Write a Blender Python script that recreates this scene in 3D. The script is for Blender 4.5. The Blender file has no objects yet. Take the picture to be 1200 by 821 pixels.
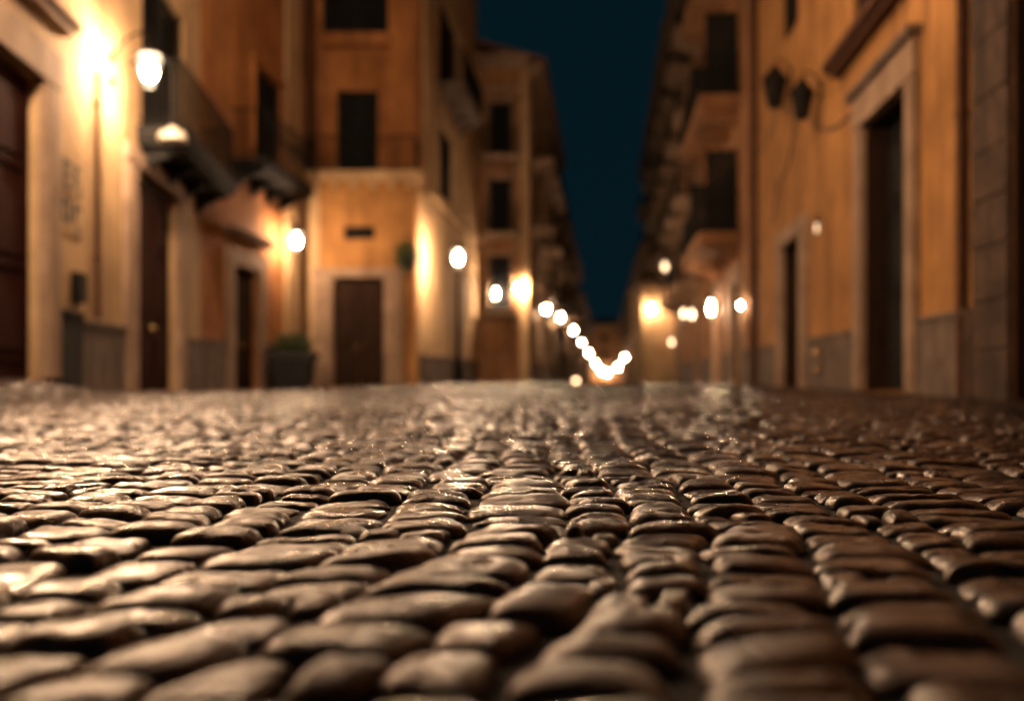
import bpy, bmesh, math, random
import numpy as np
from mathutils import Vector, Matrix

R = random.Random(11)
scene = bpy.context.scene
COL = scene.collection
H_CAM = 0.22
F = 1167.0          # focal length in photo pixels (35 mm on 36 mm)
CX, HZ = 600.0, 440.0

# ------------------------------------------------------------------ materials
def new_mat(name):
    m = bpy.data.materials.new(name); m.use_nodes = True
    nt = m.node_tree
    b = nt.nodes['Principled BSDF']
    return m, nt, b

def node(nt, t, **kw):
    n = nt.nodes.new(t)
    for k, v in kw.items():
        if k in n.inputs: n.inputs[k].default_value = v
        else: setattr(n, k, v)
    return n

def plaster(name, c1, c2, stain, rough=0.85, scale=0.9, bump=0.25):
    m, nt, b = new_mat(name)
    tc = node(nt, 'ShaderNodeTexCoord')
    n1 = node(nt, 'ShaderNodeTexNoise', Scale=scale, Detail=8.0, Roughness=0.65)
    nt.links.new(tc.outputs['Object'], n1.inputs['Vector'])
    r1 = node(nt, 'ShaderNodeValToRGB')
    r1.color_ramp.elements[0].position = 0.35; r1.color_ramp.elements[0].color = (*[q*.72 for q in c1], 1)
    r1.color_ramp.elements[1].position = 0.64; r1.color_ramp.elements[1].color = (*c2, 1)
    nt.links.new(n1.outputs['Fac'], r1.inputs['Fac'])
    mp = node(nt, 'ShaderNodeMapping'); mp.inputs['Scale'].default_value = (2.2, 2.2, 0.28)
    nt.links.new(tc.outputs['Object'], mp.inputs['Vector'])
    n2 = node(nt, 'ShaderNodeTexNoise', Scale=1.3, Detail=6.0, Roughness=0.6)
    nt.links.new(mp.outputs['Vector'], n2.inputs['Vector'])
    r2 = node(nt, 'ShaderNodeValToRGB')
    r2.color_ramp.elements[0].position = 0.46; r2.color_ramp.elements[1].position = 0.72
    nt.links.new(n2.outputs['Fac'], r2.inputs['Fac'])
    mx = node(nt, 'ShaderNodeMixRGB'); mx.inputs['Color2'].default_value = (*stain, 1)
    nt.links.new(r2.outputs['Color'], mx.inputs['Fac'])
    nt.links.new(r1.outputs['Color'], mx.inputs['Color1'])
    nt.links.new(mx.outputs['Color'], b.inputs['Base Color'])
    b.inputs['Roughness'].default_value = rough
    b.inputs['Specular IOR Level'].default_value = .2
    n3 = node(nt, 'ShaderNodeTexNoise', Scale=22.0, Detail=5.0)
    nt.links.new(tc.outputs['Object'], n3.inputs['Vector'])
    bp = node(nt, 'ShaderNodeBump', Strength=bump, Distance=0.02)
    nt.links.new(n3.outputs['Fac'], bp.inputs['Height'])
    nt.links.new(bp.outputs['Normal'], b.inputs['Normal'])
    return m

def simple(name, c1, c2, rough=0.5, metal=0.0, scale=6.0, bump=0.1, stretch=(1, 1, 1), spec=.5):
    m, nt, b = new_mat(name)
    tc = node(nt, 'ShaderNodeTexCoord')
    mp = node(nt, 'ShaderNodeMapping'); mp.inputs['Scale'].default_value = stretch
    nt.links.new(tc.outputs['Object'], mp.inputs['Vector'])
    n1 = node(nt, 'ShaderNodeTexNoise', Scale=scale, Detail=6.0)
    nt.links.new(mp.outputs['Vector'], n1.inputs['Vector'])
    r1 = node(nt, 'ShaderNodeValToRGB')
    r1.color_ramp.elements[0].position = 0.3; r1.color_ramp.elements[0].color = (*c1, 1)
    r1.color_ramp.elements[1].position = 0.7; r1.color_ramp.elements[1].color = (*c2, 1)
    nt.links.new(n1.outputs['Fac'], r1.inputs['Fac'])
    nt.links.new(r1.outputs['Color'], b.inputs['Base Color'])
    b.inputs['Roughness'].default_value = rough
    b.inputs['Metallic'].default_value = metal
    b.inputs['Specular IOR Level'].default_value = spec
    bp = node(nt, 'ShaderNodeBump', Strength=bump, Distance=0.01)
    nt.links.new(n1.outputs['Fac'], bp.inputs['Height'])
    nt.links.new(bp.outputs['Normal'], b.inputs['Normal'])
    return m

def lamp_mat(name, col, strength):
    m, nt, b = new_mat(name)
    b.inputs['Base Color'].default_value = (0.8, 0.75, 0.65, 1)
    b.inputs['Roughness'].default_value = 0.3
    b.inputs['Emission Color'].default_value = (*col, 1)
    b.inputs['Emission Strength'].default_value = strength
    return m

WARM = (1.0, 0.64, 0.38)
M = {}
M['beige'] = plaster('beige_plaster', (.46, .31, .165), (.56, .39, .22), (.30, .19, .10))
M['orange'] = plaster('orange_plaster', (.34, .14, .046), (.46, .205, .072), (.17, .072, .03))
M['ochre'] = plaster('ochre_plaster', (.37, .18, .06), (.50, .255, .088), (.19, .09, .035))
M['cream'] = plaster('cream_plaster', (.50, .34, .18), (.60, .43, .25), (.34, .22, .12))
M['brown'] = plaster('brown_plaster', (.30, .15, .07), (.40, .21, .10), (.18, .09, .05))
M['stone'] = plaster('pale_stone', (.34, .235, .165), (.43, .31, .22), (.22, .15, .105), scale=2.0, bump=.5)
M['darkstone'] = plaster('dark_plinth_stone', (.12, .095, .08), (.20, .15, .12), (.07, .06, .055), scale=2.5, bump=.6)
M['blackstone'] = plaster('black_plinth_stone', (.010, .012, .014), (.028, .027, .026), (.015, .015, .016), scale=2.5, bump=.5)
M['roughstone'] = plaster('weathered_pier_stone', (.055, .037, .028), (.10, .066, .05), (.02, .016, .014), scale=3.5, bump=.9)
M['wood'] = simple('dark_red_wood', (.020, .0055, .004), (.042, .011, .007), .9, spec=.05, scale=4, stretch=(6, 6, .6))
M['wood2'] = simple('brown_wood', (.022, .013, .010), (.045, .026, .018), .9, spec=.05, scale=4, stretch=(6, 6, .6))
M['shutter'] = simple('dark_shutter_paint', (.008, .010, .011), (.016, .017, .017), .7, spec=.12)
M['glass'] = simple('dark_window_glass', (.010, .013, .016), (.016, .02, .024), .12, bump=.02)
M['iron'] = simple('black_iron', (.010, .010, .010), (.018, .016, .015), .75, spec=.06, scale=20)
M['pipe'] = simple('painted_pipe', (.07, .035, .022), (.11, .055, .035), .8, scale=8, spec=.1)
M['tile'] = simple('roof_tile', (.20, .10, .06), (.30, .15, .09), .85, scale=9, bump=.5)
M['enamel'] = simple('white_enamel', (.34, .31, .26), (.42, .39, .33), .35, scale=10, bump=.02)
M['brass'] = simple('brass', (.55, .36, .14), (.68, .46, .2), .25, metal=1.0, scale=20)
M['pot'] = simple('planter_glaze', (.018, .022, .024), (.03, .032, .034), .45, scale=5)
M['soil'] = simple('soil', (.03, .02, .015), (.06, .04, .03), .95, scale=30, bump=.5)
M['leaf'] = simple('leaf_green', (.035, .065, .02), (.07, .11, .035), .55, scale=12)
M['ink'] = simple('dark_sign_paint', (.035, .025, .02), (.07, .05, .035), .7)
M['cable'] = simple('black_cable', (.012, .012, .012), (.02, .02, .02), .6)

def lamp_glass(name, strength):
    m, nt, b = new_mat(name)
    nt.nodes.remove(b)
    em = node(nt, 'ShaderNodeEmission', Strength=strength); em.inputs['Color'].default_value = (1, .80, .52, 1)
    tr = node(nt, 'ShaderNodeBsdfTransparent'); mx = node(nt, 'ShaderNodeMixShader', Fac=.3)
    nt.links.new(tr.outputs[0], mx.inputs[1]); nt.links.new(em.outputs[0], mx.inputs[2])
    nt.links.new(mx.outputs[0], nt.nodes['Material Output'].inputs['Surface'])
    return m

def stone_material():
    m, nt, b = new_mat('basalt_cobbles')
    tc = node(nt, 'ShaderNodeTexCoord')
    at = node(nt, 'ShaderNodeAttribute'); at.attribute_name = 'stone_tone'
    n1 = node(nt, 'ShaderNodeTexNoise', Scale=34.0, Detail=10.0, Roughness=0.78)
    nt.links.new(tc.outputs['Object'], n1.inputs['Vector'])
    add = node(nt, 'ShaderNodeMath', operation='ADD')
    nt.links.new(at.outputs['Fac'], add.inputs[0]); nt.links.new(n1.outputs['Fac'], add.inputs[1])
    r1 = node(nt, 'ShaderNodeValToRGB')
    r1.color_ramp.elements[0].position = 0.45; r1.color_ramp.elements[0].color = (.006, .005, .005, 1)
    r1.color_ramp.elements[1].position = 1.35; r1.color_ramp.elements[1].color = (.036, .024, .020, 1)
    hal = node(nt, 'ShaderNodeMath', operation='MULTIPLY'); hal.inputs[1].default_value = 1.0
    nt.links.new(add.outputs[0], hal.inputs[0])
    nt.links.new(hal.outputs[0], r1.inputs['Fac'])
    nt.links.new(r1.outputs['Color'], b.inputs['Base Color'])
    n2 = node(nt, 'ShaderNodeTexNoise', Scale=9.0, Detail=5.0)
    nt.links.new(tc.outputs['Object'], n2.inputs['Vector'])
    mr = node(nt, 'ShaderNodeMapRange')
    mr.inputs['From Min'].default_value = .3; mr.inputs['From Max'].default_value = .7
    mr.inputs['To Min'].default_value = STONE_ROUGH[0]; mr.inputs['To Max'].default_value = STONE_ROUGH[1]
    nt.links.new(n2.outputs['Fac'], mr.inputs['Value'])
    nt.links.new(mr.outputs['Result'], b.inputs['Roughness'])
    b.inputs['IOR'].default_value = 1.45
    b.inputs['Specular IOR Level'].default_value = .42
    b.inputs['Specular Tint'].default_value = (1, .78, .66, 1)
    n5 = node(nt, 'ShaderNodeTexNoise', Scale=3.2, Detail=6.0, Roughness=.7)
    nt.links.new(tc.outputs['Object'], n5.inputs['Vector'])
    mc = node(nt, 'ShaderNodeMapRange')
    mc.inputs['From Min'].default_value = .38; mc.inputs['From Max'].default_value = .62
    mc.inputs['To Min'].default_value = COAT[0]; mc.inputs['To Max'].default_value = COAT[1]
    nt.links.new(n5.outputs['Fac'], mc.inputs['Value'])
    nt.links.new(mc.outputs['Result'], b.inputs['Coat Weight'])
    b.inputs['Coat Roughness'].default_value = .15
    b.inputs['Coat IOR'].default_value = 1.5
    n6 = node(nt, 'ShaderNodeTexNoise', Scale=130.0, Detail=6.0, Roughness=.7)
    nt.links.new(tc.outputs['Object'], n6.inputs['Vector'])
    bp3 = node(nt, 'ShaderNodeBump', Strength=.28, Distance=.002)
    nt.links.new(n6.outputs['Fac'], bp3.inputs['Height'])
    nt.links.new(bp3.outputs['Normal'], b.inputs['Coat Normal'])
    n3 = node(nt, 'ShaderNodeTexNoise', Scale=150.0, Detail=8.0, Roughness=.72)
    nt.links.new(tc.outputs['Object'], n3.inputs['Vector'])
    bp1 = node(nt, 'ShaderNodeBump', Strength=.7, Distance=.002)
    nt.links.new(n3.outputs['Fac'], bp1.inputs['Height'])
    n4 = node(nt, 'ShaderNodeTexNoise', Scale=55.0, Detail=4.0, Roughness=.55)
    nt.links.new(tc.outputs['Object'], n4.inputs['Vector'])
    bp2 = node(nt, 'ShaderNodeBump', Strength=.4, Distance=.006)
    nt.links.new(n4.outputs['Fac'], bp2.inputs['Height'])
    nt.links.new(bp1.outputs['Normal'], bp2.inputs['Normal'])
    nt.links.new(bp2.outputs['Normal'], b.inputs['Normal'])
    return m
COAT = (.1, 1.0)
STONE_ROUGH = (.20, .37)
M['cobble'] = stone_material()
M['dirt'] = simple('joint_dirt', (.003, .003, .003), (.007, .006, .0055), .95, scale=40, bump=.5)

# ------------------------------------------------------------------ helpers
class MB:
    """collects shapes for one mesh object, in world metres"""
    def __init__(self): self.v = []; self.f = []
    def quad(self, a, b, c, d):
        n = len(self.v); self.v += [a, b, c, d]; self.f.append((n, n+1, n+2, n+3))
    def hexa(self, p):
        n = len(self.v); self.v += p
        for q in ((0, 3, 2, 1), (4, 5, 6, 7), (0, 1, 5, 4), (1, 2, 6, 5), (2, 3, 7, 6), (3, 0, 4, 7)):
            self.f.append(tuple(n+i for i in q))
    def box(self, fr, s0, s1, n0, n1, z0, z1):
        P = fr.P
        self.hexa([P(s0, n0, z0), P(s1, n0, z0), P(s1, n1, z0), P(s0, n1, z0),
                   P(s0, n0, z1), P(s1, n0, z1), P(s1, n1, z1), P(s0, n1, z1)])
    def tube(self, pts, r, k=8, closed_ends=True):
        pts = [Vector(p) for p in pts]; base = len(self.v)
        for i, p in enumerate(pts):
            t = (pts[min(i+1, len(pts)-1)] - pts[max(i-1, 0)]).normalized()
            up = Vector((0, 0, 1)) if abs(t.z) < .9 else Vector((1, 0, 0))
            a = t.cross(up).normalized(); b = t.cross(a)
            rr = r[i] if isinstance(r, (list, tuple)) else r
            for j in range(k):
                an = 2*math.pi*j/k
                self.v.append(tuple(p + a*math.cos(an)*rr + b*math.sin(an)*rr))
        for i in range(len(pts)-1):
            for j in range(k):
                q = base+i*k
                self.f.append((q+j, q+(j+1) % k, q+k+(j+1) % k, q+k+j))
        if closed_ends:
            self.f.append(tuple(base+j for j in range(k))[::-1])
            self.f.append(tuple(base+(len(pts)-1)*k+j for j in range(k)))
    def lathe(self, c, prof, k=20):
        base = len(self.v)
        for (r, z) in prof:
            for j in range(k):
                a = 2*math.pi*j/k
                self.v.append((c[0]+r*math.cos(a), c[1]+r*math.sin(a), c[2]+z))
        for i in range(len(prof)-1):
            for j in range(k):
                q = base+i*k
                self.f.append((q+j, q+(j+1) % k, q+k+(j+1) % k, q+k+j))
        self.f.append(tuple(base+j for j in range(k))[::-1])
        self.f.append(tuple(base+(len(prof)-1)*k+j for j in range(k)))
    def build(self, name, mat, parent=None, smooth=False, bevel=0):
        o0 = ORIG.get(parent.name, Vector((0, 0, 0))) if parent else Vector((0, 0, 0))
        me = bpy.data.meshes.new(name)
        me.from_pydata([tuple(Vector(p)-o0) for p in self.v], [], self.f)
        bm = bmesh.new(); bm.from_mesh(me)
        bmesh.ops.recalc_face_normals(bm, faces=bm.faces)
        bm.to_mesh(me); bm.free()
        if smooth:
            me.polygons.foreach_set('use_smooth', [True]*len(me.polygons))
        me.materials.append(mat)
        o = bpy.data.objects.new(name, me); COL.objects.link(o)
        if parent:
            o.parent = parent; ORIG[o.name] = o0
        if bevel:
            md = o.modifiers.new('bevel', 'BEVEL'); md.width = bevel; md.segments = 2; md.limit_method = 'ANGLE'
        return o
ORIG = {}

def thing(name, loc, label, cat, group=None):
    o = bpy.data.objects.new(name, None); COL.objects.link(o)
    o.location = loc; o.empty_display_size = .2
    ORIG[o.name] = Vector(loc)
    o['label'] = label; o['category'] = cat
    if group: o['group'] = group
    return o

def copy_tree(o, parent=None):
    c = o.copy(); COL.objects.link(c)
    if parent: c.parent = parent
    for ch in list(o.children): copy_tree(ch, c)
    return c

class Frame:
    """a facade plane: s runs along it, n out of it"""
    def __init__(self, origin, direction, side):
        self.o = Vector((origin[0], origin[1], 0)); d = Vector((direction[0], direction[1], 0)).normalized()
        self.d = d; self.n = Vector((d.y, -d.x, 0))*side
    def P(self, s, n, z):
        p = self.o + self.d*s + self.n*n
        return (p.x, p.y, z)
    def sY(self, Y): return (Y - self.o.y)/self.d.y
    def at_px(self, px, off=0.0):
        q = (px-CX)/F
        ox, oy = self.o.x+self.n.x*off, self.o.y+self.n.y*off
        # (ox+d.x s) = q (oy + d.y s)
        return (q*oy-ox)/(self.d.x-q*self.d.y)
    def Y(self, s): return self.o.y+self.d.y*s

def zpy(py, Y): return H_CAM+(HZ-py)/F*Y

def wall(fr, s0, s1, z0, z1, holes, mat, parent, depth=8.0, reveal=.15, name='wall'):
    m = MB(); P = fr.P
    S = sorted({s0, s1, *[h[0] for h in holes], *[h[1] for h in holes]})
    Z = sorted({z0, z1, *[h[2] for h in holes], *[h[3] for h in holes]})
    for a, b in zip(S, S[1:]):
        for c, d in zip(Z, Z[1:]):
            cs, cz = (a+b)/2, (c+d)/2
            if any(h[0] < cs < h[1] and h[2] < cz < h[3] for h in holes): continue
            m.quad(P(a, 0, c), P(b, 0, c), P(b, 0, d), P(a, 0, d))
    for h in holes:
        a, b, c, d = h; r = -reveal
        m.quad(P(a, 0, c), P(a, 0, d), P(a, r, d), P(a, r, c))
        m.quad(P(b, 0, c), P(b, 0, d), P(b, r, d), P(b, r, c))
        m.quad(P(a, 0, d), P(b, 0, d), P(b, r, d), P(a, r, d))
        m.quad(P(a, 0, c), P(b, 0, c), P(b, r, c), P(a, r, c))
        m.quad(P(a, r-.12, c), P(b, r-.12, c), P(b, r-.12, d), P(a, r-.12, d))
    D = -depth
    m.quad(P(s0, 0, z0), P(s0, D, z0), P(s0, D, z1), P(s0, 0, z1))
    m.quad(P(s1, 0, z0), P(s1, D, z0), P(s1, D, z1), P(s1, 0, z1))
    m.quad(P(s0, D, z0), P(s1, D, z0), P(s1, D, z1), P(s0, D, z1))
    m.quad(P(s0, 0, z1), P(s1, 0, z1), P(s1, D, z1), P(s0, D, z1))
    return m.build(name, mat, parent)

def door(fr, h, parent, mat, leaves=2, reveal=.10, label=None, ajar=False):
    a, b, c, d = h; w = (b-a)/leaves; m = MB(); hands = []
    for i in range(leaves):
        x0 = a+i*w+.012; x1 = a+(i+1)*w-.012
        m.box(fr, x0, x1, -reveal-.05, -reveal, c+.02, d-.02)
        hh = (d-c)
        for (u, v) in ((.06, .30), (.36, .62), (.68, .93)):
            m.box(fr, x0+.12*w, x1-.12*w, -reveal-.002, -reveal+.025, c+hh*u, c+hh*v)
            m.box(fr, x0+.22*w, x1-.22*w, -reveal+.02, -reveal+.045, c+hh*(u+.04), c+hh*(v-.04))
        hx = x1-.07 if i == 0 else x0+.07
        p = fr.P(hx, -reveal+.05, c+1.05)
        hand = MB(); hands.append(hand); hand.lathe((p[0], p[1], p[2]-.035), [(.01, 0), (.03, .01), (.036, .035), (.03, .06), (.01, .07)], 10)
    o = m.build('door', mat, parent, bevel=.006)
    if label: o['label'] = label
    for hand in hands: hand.build('handle', M['brass'], o, smooth=True)
    return o

def surround(fr, h, parent, mat, w=.26, n=.09, top=.3, cornice=False, name='door_surround', sill=False):
    a, b, c, d = h; m = MB()
    m.box(fr, a-w, a-.003, -.02, n, c, d); m.box(fr, b+.003, b+w, -.02, n, c, d)
    m.box(fr, a-w-.02, b+w+.02, -.02, n+.02, d+.002, d+top)
    m.box(fr, a-w+.06, a-.06, n-.01, n+.025, c+.02, d-.03); m.box(fr, b+.06, b+w-.06, n-.01, n+.025, c+.02, d-.03)
    if cornice:
        m.box(fr, a-w-.10, b+w+.10, -.02, n+.12, d+top+.25, d+top+.33)
        m.box(fr, a-w-.16, b+w+.16, -.02, n+.20, d+top+.333, d+top+.42)
    if sill:
        m.box(fr, a-w-.06, b+w+.06, -.02, n+.10, c-.12, c-.003)
    return m.build(name, mat, parent, bevel=.012)

def window(fr, h, parent, shut=None, glassy=True, reveal=.12, lit=None):
    """casement with pane, and louvred shutters folded open or closed"""
    a, b, c, d = h; m = MB(); t = .06
    m.box(fr, a+.004, a+t, -reveal-.05, -reveal, c+.004, d-.004); m.box(fr, b-t, b-.004, -reveal-.05, -reveal, c+.004, d-.004)
    m.box(fr, a+t, b-t, -reveal-.05, -reveal, c+.004, c+t); m.box(fr, a+t, b-t, -reveal-.05, -reveal, d-t, d-.004)
    mid = (a+b)/2
    m.box(fr, mid-.035, mid+.035, -reveal-.05, -reveal+.01, c+t, d-t)
    zt = c+(d-c)*.7
    m.box(fr, a+t, mid-.035, -reveal-.045, -reveal-.01, zt-.02, zt+.02); m.box(fr, mid+.035, b-t, -reveal-.045, -reveal-.01, zt-.02, zt+.02)
    o = m.build('window', M['wood2'], parent)
    g = MB(); g.box(fr, a+.05, b-.05, -reveal-.04, -reveal-.03, c+.05, d-.05); g.build('pane', lit or M['glass'], o)
    if shut:
        w = (b-a)/2
        spans = [(a-w+.02, a-.01), (b+.01, b+w-.02)] if shut == 'open' else [(a+.01, mid-.005), (mid+.005, b-.01)]
        nn = (.012, .05) if shut == 'open' else (-.10, -.06)
        for (x0, x1) in spans:
            q = MB()
            q.box(fr, x0, x0+.06, nn[0], nn[1], c+.02, d-.02); q.box(fr, x1-.06, x1, nn[0], nn[1], c+.02, d-.02)
            k = max(6, int((d-c)/.11)); st = (d-c-.1)/k
            for i in range(k):
                z = c+.05+i*st
                P = fr.P
                q.hexa([P(x0+.06, nn[0], z+st*.55), P(x1-.06, nn[0], z+st*.55), P(x1-.06, nn[1], z), P(x0+.06, nn[1], z),
                        P(x0+.06, nn[0], z+st*.85), P(x1-.06, nn[0], z+st*.85), P(x1-.06, nn[1], z+st*.3), P(x0+.06, nn[1], z+st*.3)])
            q.build('shutter', M['shutter'], o)
    return o

def balcony(fr, s0, s1, z, depth, parent, mat, rail=1.0, brackets=True, step=.13, thick=.16, curved=False):
    m = MB()
    m.box(fr, s0, s1, -.02, depth, z-thick, z)
    m.box(fr, s0+.06, s1-.06, -.02, depth-.06, z-thick-.08, z-thick-.003)
    o = m.build('balcony', mat, parent, bevel=.02)
    if brackets:
        L = s1-s0
        for u in ([.1, .9] if L < 2.4 else [.07, .36, .64, .93]):
            s = s0+L*u; bk = MB()
            for i in range(5):
                e = depth*.8*(1-i/5)**(1.6)
                bk.box(fr, s-.07, s+.07, -.02, max(.05, e), z-thick-.08-(i+1)*.075, z-thick-.083-i*.075)
            bk.build('bracket', mat, o)
    if rail:
        r = MB()
        e = .05
        def bar(p, q, rr): r.tube([p, q], rr, 6)
        for zz in (z+.09, z+rail):
            rr = .014 if zz < z+.2 else .022
            bar(fr.P(s0+e, 0, zz), fr.P(s0+e, depth-e, zz), rr); bar(fr.P(s1-e, 0, zz), fr.P(s1-e, depth-e, zz), rr)
            bar(fr.P(s0+e, depth-e, zz), fr.P(s1-e, depth-e, zz), rr)
        k = int((s1-s0)/step)
        for i in range(k+1):
            s = s0+e+(s1-s0-2*e)*i/k
            if curved:
                pts = [fr.P(s, depth-e+.16*math.sin(math.pi*min(1, t*1.5))*(1-t*.2), z+rail*t) for t in (0, .15, .3, .45, .6, .8, 1)]
                r.tube(pts, .010, 5)
            else: bar(fr.P(s, depth-e, z), fr.P(s, depth-e, z+rail), .010)
        k2 = int(depth/step)
        for i in range(1, k2+1):
            n = (depth-e)*i/(k2+1)
            for s in (s0+e, s1-e): bar(fr.P(s, n, z), fr.P(s, n, z+rail), .010)
        r.build('railing', M['iron'], o)
    return o

def cornice(fr, s0, s1, z, parent, mat, d=.35, h=.5, name='cornice'):
    m = MB()
    for i, (u, v, w) in enumerate(((0, .3, .35), (.3, .65, .65), (.65, 1, 1))):
        m.box(fr, s0, s1, -.02, d*w, z+h*u+.002, z+h*v)
    k = int((s1-s0)/.55)
    for i in range(k):
        s = s0+(s1-s0)*(i+.5)/k
        m.box(fr, s-.09, s+.09, d*.3, d*.95, z+h*.35, z+h*.64)
    return m.build(name, mat, parent)

def roof(fr, s0, s1, z, parent, depth=8, over=.5, pitch=.32):
    m = MB(); P = fr.P
    rz = z+(depth/2+over)*pitch
    a = [P(s0-.1, over, z), P(s1+.1, over, z), P(s1+.1, -depth/2, rz), P(s0-.1, -depth/2, rz)]
    b = [P(s1+.1, -depth-over, z), P(s0-.1, -depth-over, z)]
    th = .12
    up = lambda p: (p[0], p[1], p[2]+th)
    m.hexa([*a, *[up(p) for p in a]])
    c = [a[3], a[2], b[0], b[1]]
    m.hexa([*c, *[up(p) for p in c]])
    k = int((s1-s0)/.28)
    for i in range(k+1):
        s = s0+(s1-s0)*i/k
        m.tube([P(s, over+.03, z+th), P(s, -depth/2, rz+th)], .07, 6)
    return m.build('roof', M['tile'], parent)

def pipe(fr, s, z0, z1, parent, n=.09, r=.055, name='downpipe', mat=None):
    m = MB(); m.tube([fr.P(s, n, z0), fr.P(s, n, z1)], r, 10)
    z = z0+.8
    while z < z1:
        m.tube([fr.P(s, n, z-.03), fr.P(s, n, z+.03)], r*1.25, 10)
        m.box(fr, s-.02, s+.02, -.02, n, z-.02, z+.02)
        z += 2.0
    return m.build(name, mat or M['pipe'], parent)

def plinth(fr, spans, z0, z1, parent, mat, n=.05):
    o = None
    for a, b in spans:
        m = MB()
        m.box(fr, a, b, -.02, n, z0, z1-.06); m.box(fr, a, b, -.02, n+.025, z1-.063, z1)
        o = m.build('plinth', mat, parent, bevel=.01)
    return o

def shade_lining(fr, h, parent, mat, reveal):  # dark boards added to put the shade of the reveal into its colour
    a, b, c, d = h; m = MB()
    m.box(fr, a+.003, a+.03, -reveal, -.01, c, d-.033); m.box(fr, b-.03, b-.003, -reveal, -.01, c, d-.033)
    m.box(fr, a+.003, b-.003, -reveal, -.01, d-.03, d-.003)
    return m.build('reveal_shade', mat, parent)

def gaps(s0, s1, holes, margin=.0):
    out = []; cur = s0
    for a, b in sorted(holes):
        if a-margin > cur: out.append((cur, a-margin))
        cur = max(cur, b+margin)
    if cur < s1: out.append((cur, s1))
    return out

# ------------------------------------------------------------------ noise (numpy)
rng = np.random.default_rng(5)
TAB = rng.random((64, 64, 64)).astype(np.float64)
def vnoise(x, y, z):
    xi = np.floor(x).astype(int); yi = np.floor(y).astype(int); zi = np.floor(z).astype(int)
    fx, fy, fz = x-xi, y-yi, z-zi
    fx = fx*fx*(3-2*fx); fy = fy*fy*(3-2*fy); fz = fz*fz*(3-2*fz)
    def g(a, b, c): return TAB[(xi+a) & 63, (yi+b) & 63, (zi+c) & 63]
    x00 = g(0,0,0)*(1-fx)+g(1,0,0)*fx; x10 = g(0,1,0)*(1-fx)+g(1,1,0)*fx
    x01 = g(0,0,1)*(1-fx)+g(1,0,1)*fx; x11 = g(0,1,1)*(1-fx)+g(1,1,1)*fx
    return ((x00*(1-fy)+x10*fy)*(1-fz)+(x01*(1-fy)+x11*fy)*fz)*2-1

def sstep(a, b, x):
    t = np.clip((x-a)/(b-a), 0, 1); return t*t*(3-2*t)

def ground_z(x, y):
    x = np.asarray(x, float); y = np.asarray(y, float)
    g = .020*vnoise(x*.9+3, y*.75+1, x*0+.5)*(1-sstep(5, 12, y)) + .010*vnoise(x*2.3+9, y*2.0+4, x*0+2.5)*(1-sstep(4, 8, y))
    g = g + .17*sstep(4.6, 5.2, -x)*(1-sstep(10.4, 12.6, y))                       # rise to the first doorway
    g = g - .17*sstep(2.5, 5.0, -x)*sstep(13, 20, y)                                # dip along the left side
    g = g - .020*np.maximum(0, y-30)                                                # the street runs downhill
    return g

# ------------------------------------------------------------------ ground
def tag_structure(o):
    o['kind'] = 'structure'; return o

def ground_sheet():
    ys = np.concatenate([np.linspace(-6, 0, 13), np.geomspace(.12, 40, 150), np.geomspace(42, 3000, 40)])
    us = np.concatenate([-np.geomspace(1500, 8, 18), np.linspace(-7.6, 7.6, 77), np.geomspace(8, 1500, 18)])
    X, Y = np.meshgrid(us, ys)
    Z = ground_z(X, np.minimum(Y, 260)) - .0135
    v = np.stack([X.ravel(), Y.ravel(), Z.ravel()], 1)
    nx, ny = len(us), len(ys)
    i = np.arange(nx-1)[None, :]+np.arange(ny-1)[:, None]*nx
    f = np.stack([i, i+1, i+1+nx, i+nx], -1).reshape(-1, 4)
    me = bpy.data.meshes.new('ground'); mesh_np(me, v, f)
    me.materials.append(M['dirt'])
    o = bpy.data.objects.new('ground', me); COL.objects.link(o)
    return tag_structure(o)

def mesh_np(me, v, f, tone=None):
    me.vertices.add(len(v)); me.vertices.foreach_set('co', v.astype(np.float32).ravel())
    me.loops.add(f.size); me.loops.foreach_set('vertex_index', f.astype(np.int32).ravel())
    me.polygons.add(len(f))
    me.polygons.foreach_set('loop_start', np.arange(0, f.size, 4, dtype=np.int32))
    me.polygons.foreach_set('loop_total', np.full(len(f), 4, dtype=np.int32))
    me.polygons.foreach_set('use_smooth', np.ones(len(f), dtype=bool))
    me.update(calc_edges=True)
    if tone is not None:
        a = me.attributes.new('stone_tone', 'FLOAT', 'POINT'); a.data.foreach_set('value', tone.astype(np.float32))

TH = math.radians(2.5)        # the courses run almost straight up the street
def to_world(u, v):
    """course space -> street: a slow wander so that no joint is straight"""
    z = np.zeros_like(u)
    du = .20*vnoise(u*.6+11, v*.6+2, z+.3)+.060*vnoise(u*1.7+1, v*1.7+7, z+5.3)+.027*vnoise(u*5+1, v*5+7, z+8.3)
    dv = .090*vnoise(u*.9+21, v*.5+2, z+9.3)+.055*vnoise(u*2.3+5, v*1.6+3, z+15.3)+.024*vnoise(u*6+31, v*6+17, z+3.3)
    a, b = u+du, v+dv
    return a*math.cos(TH)+b*math.sin(TH), -a*math.sin(TH)+b*math.cos(TH)

def left_x(y): return np.where(y < 19.6, -5.14-.103*(y-10), np.where(y < 26, -6.12+.077*(y-19.6), np.where(y < 39, -2.56+.094*(y-26), .67+.094*(y-39))))
def right_x(y): return 3.45+.094*y

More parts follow.
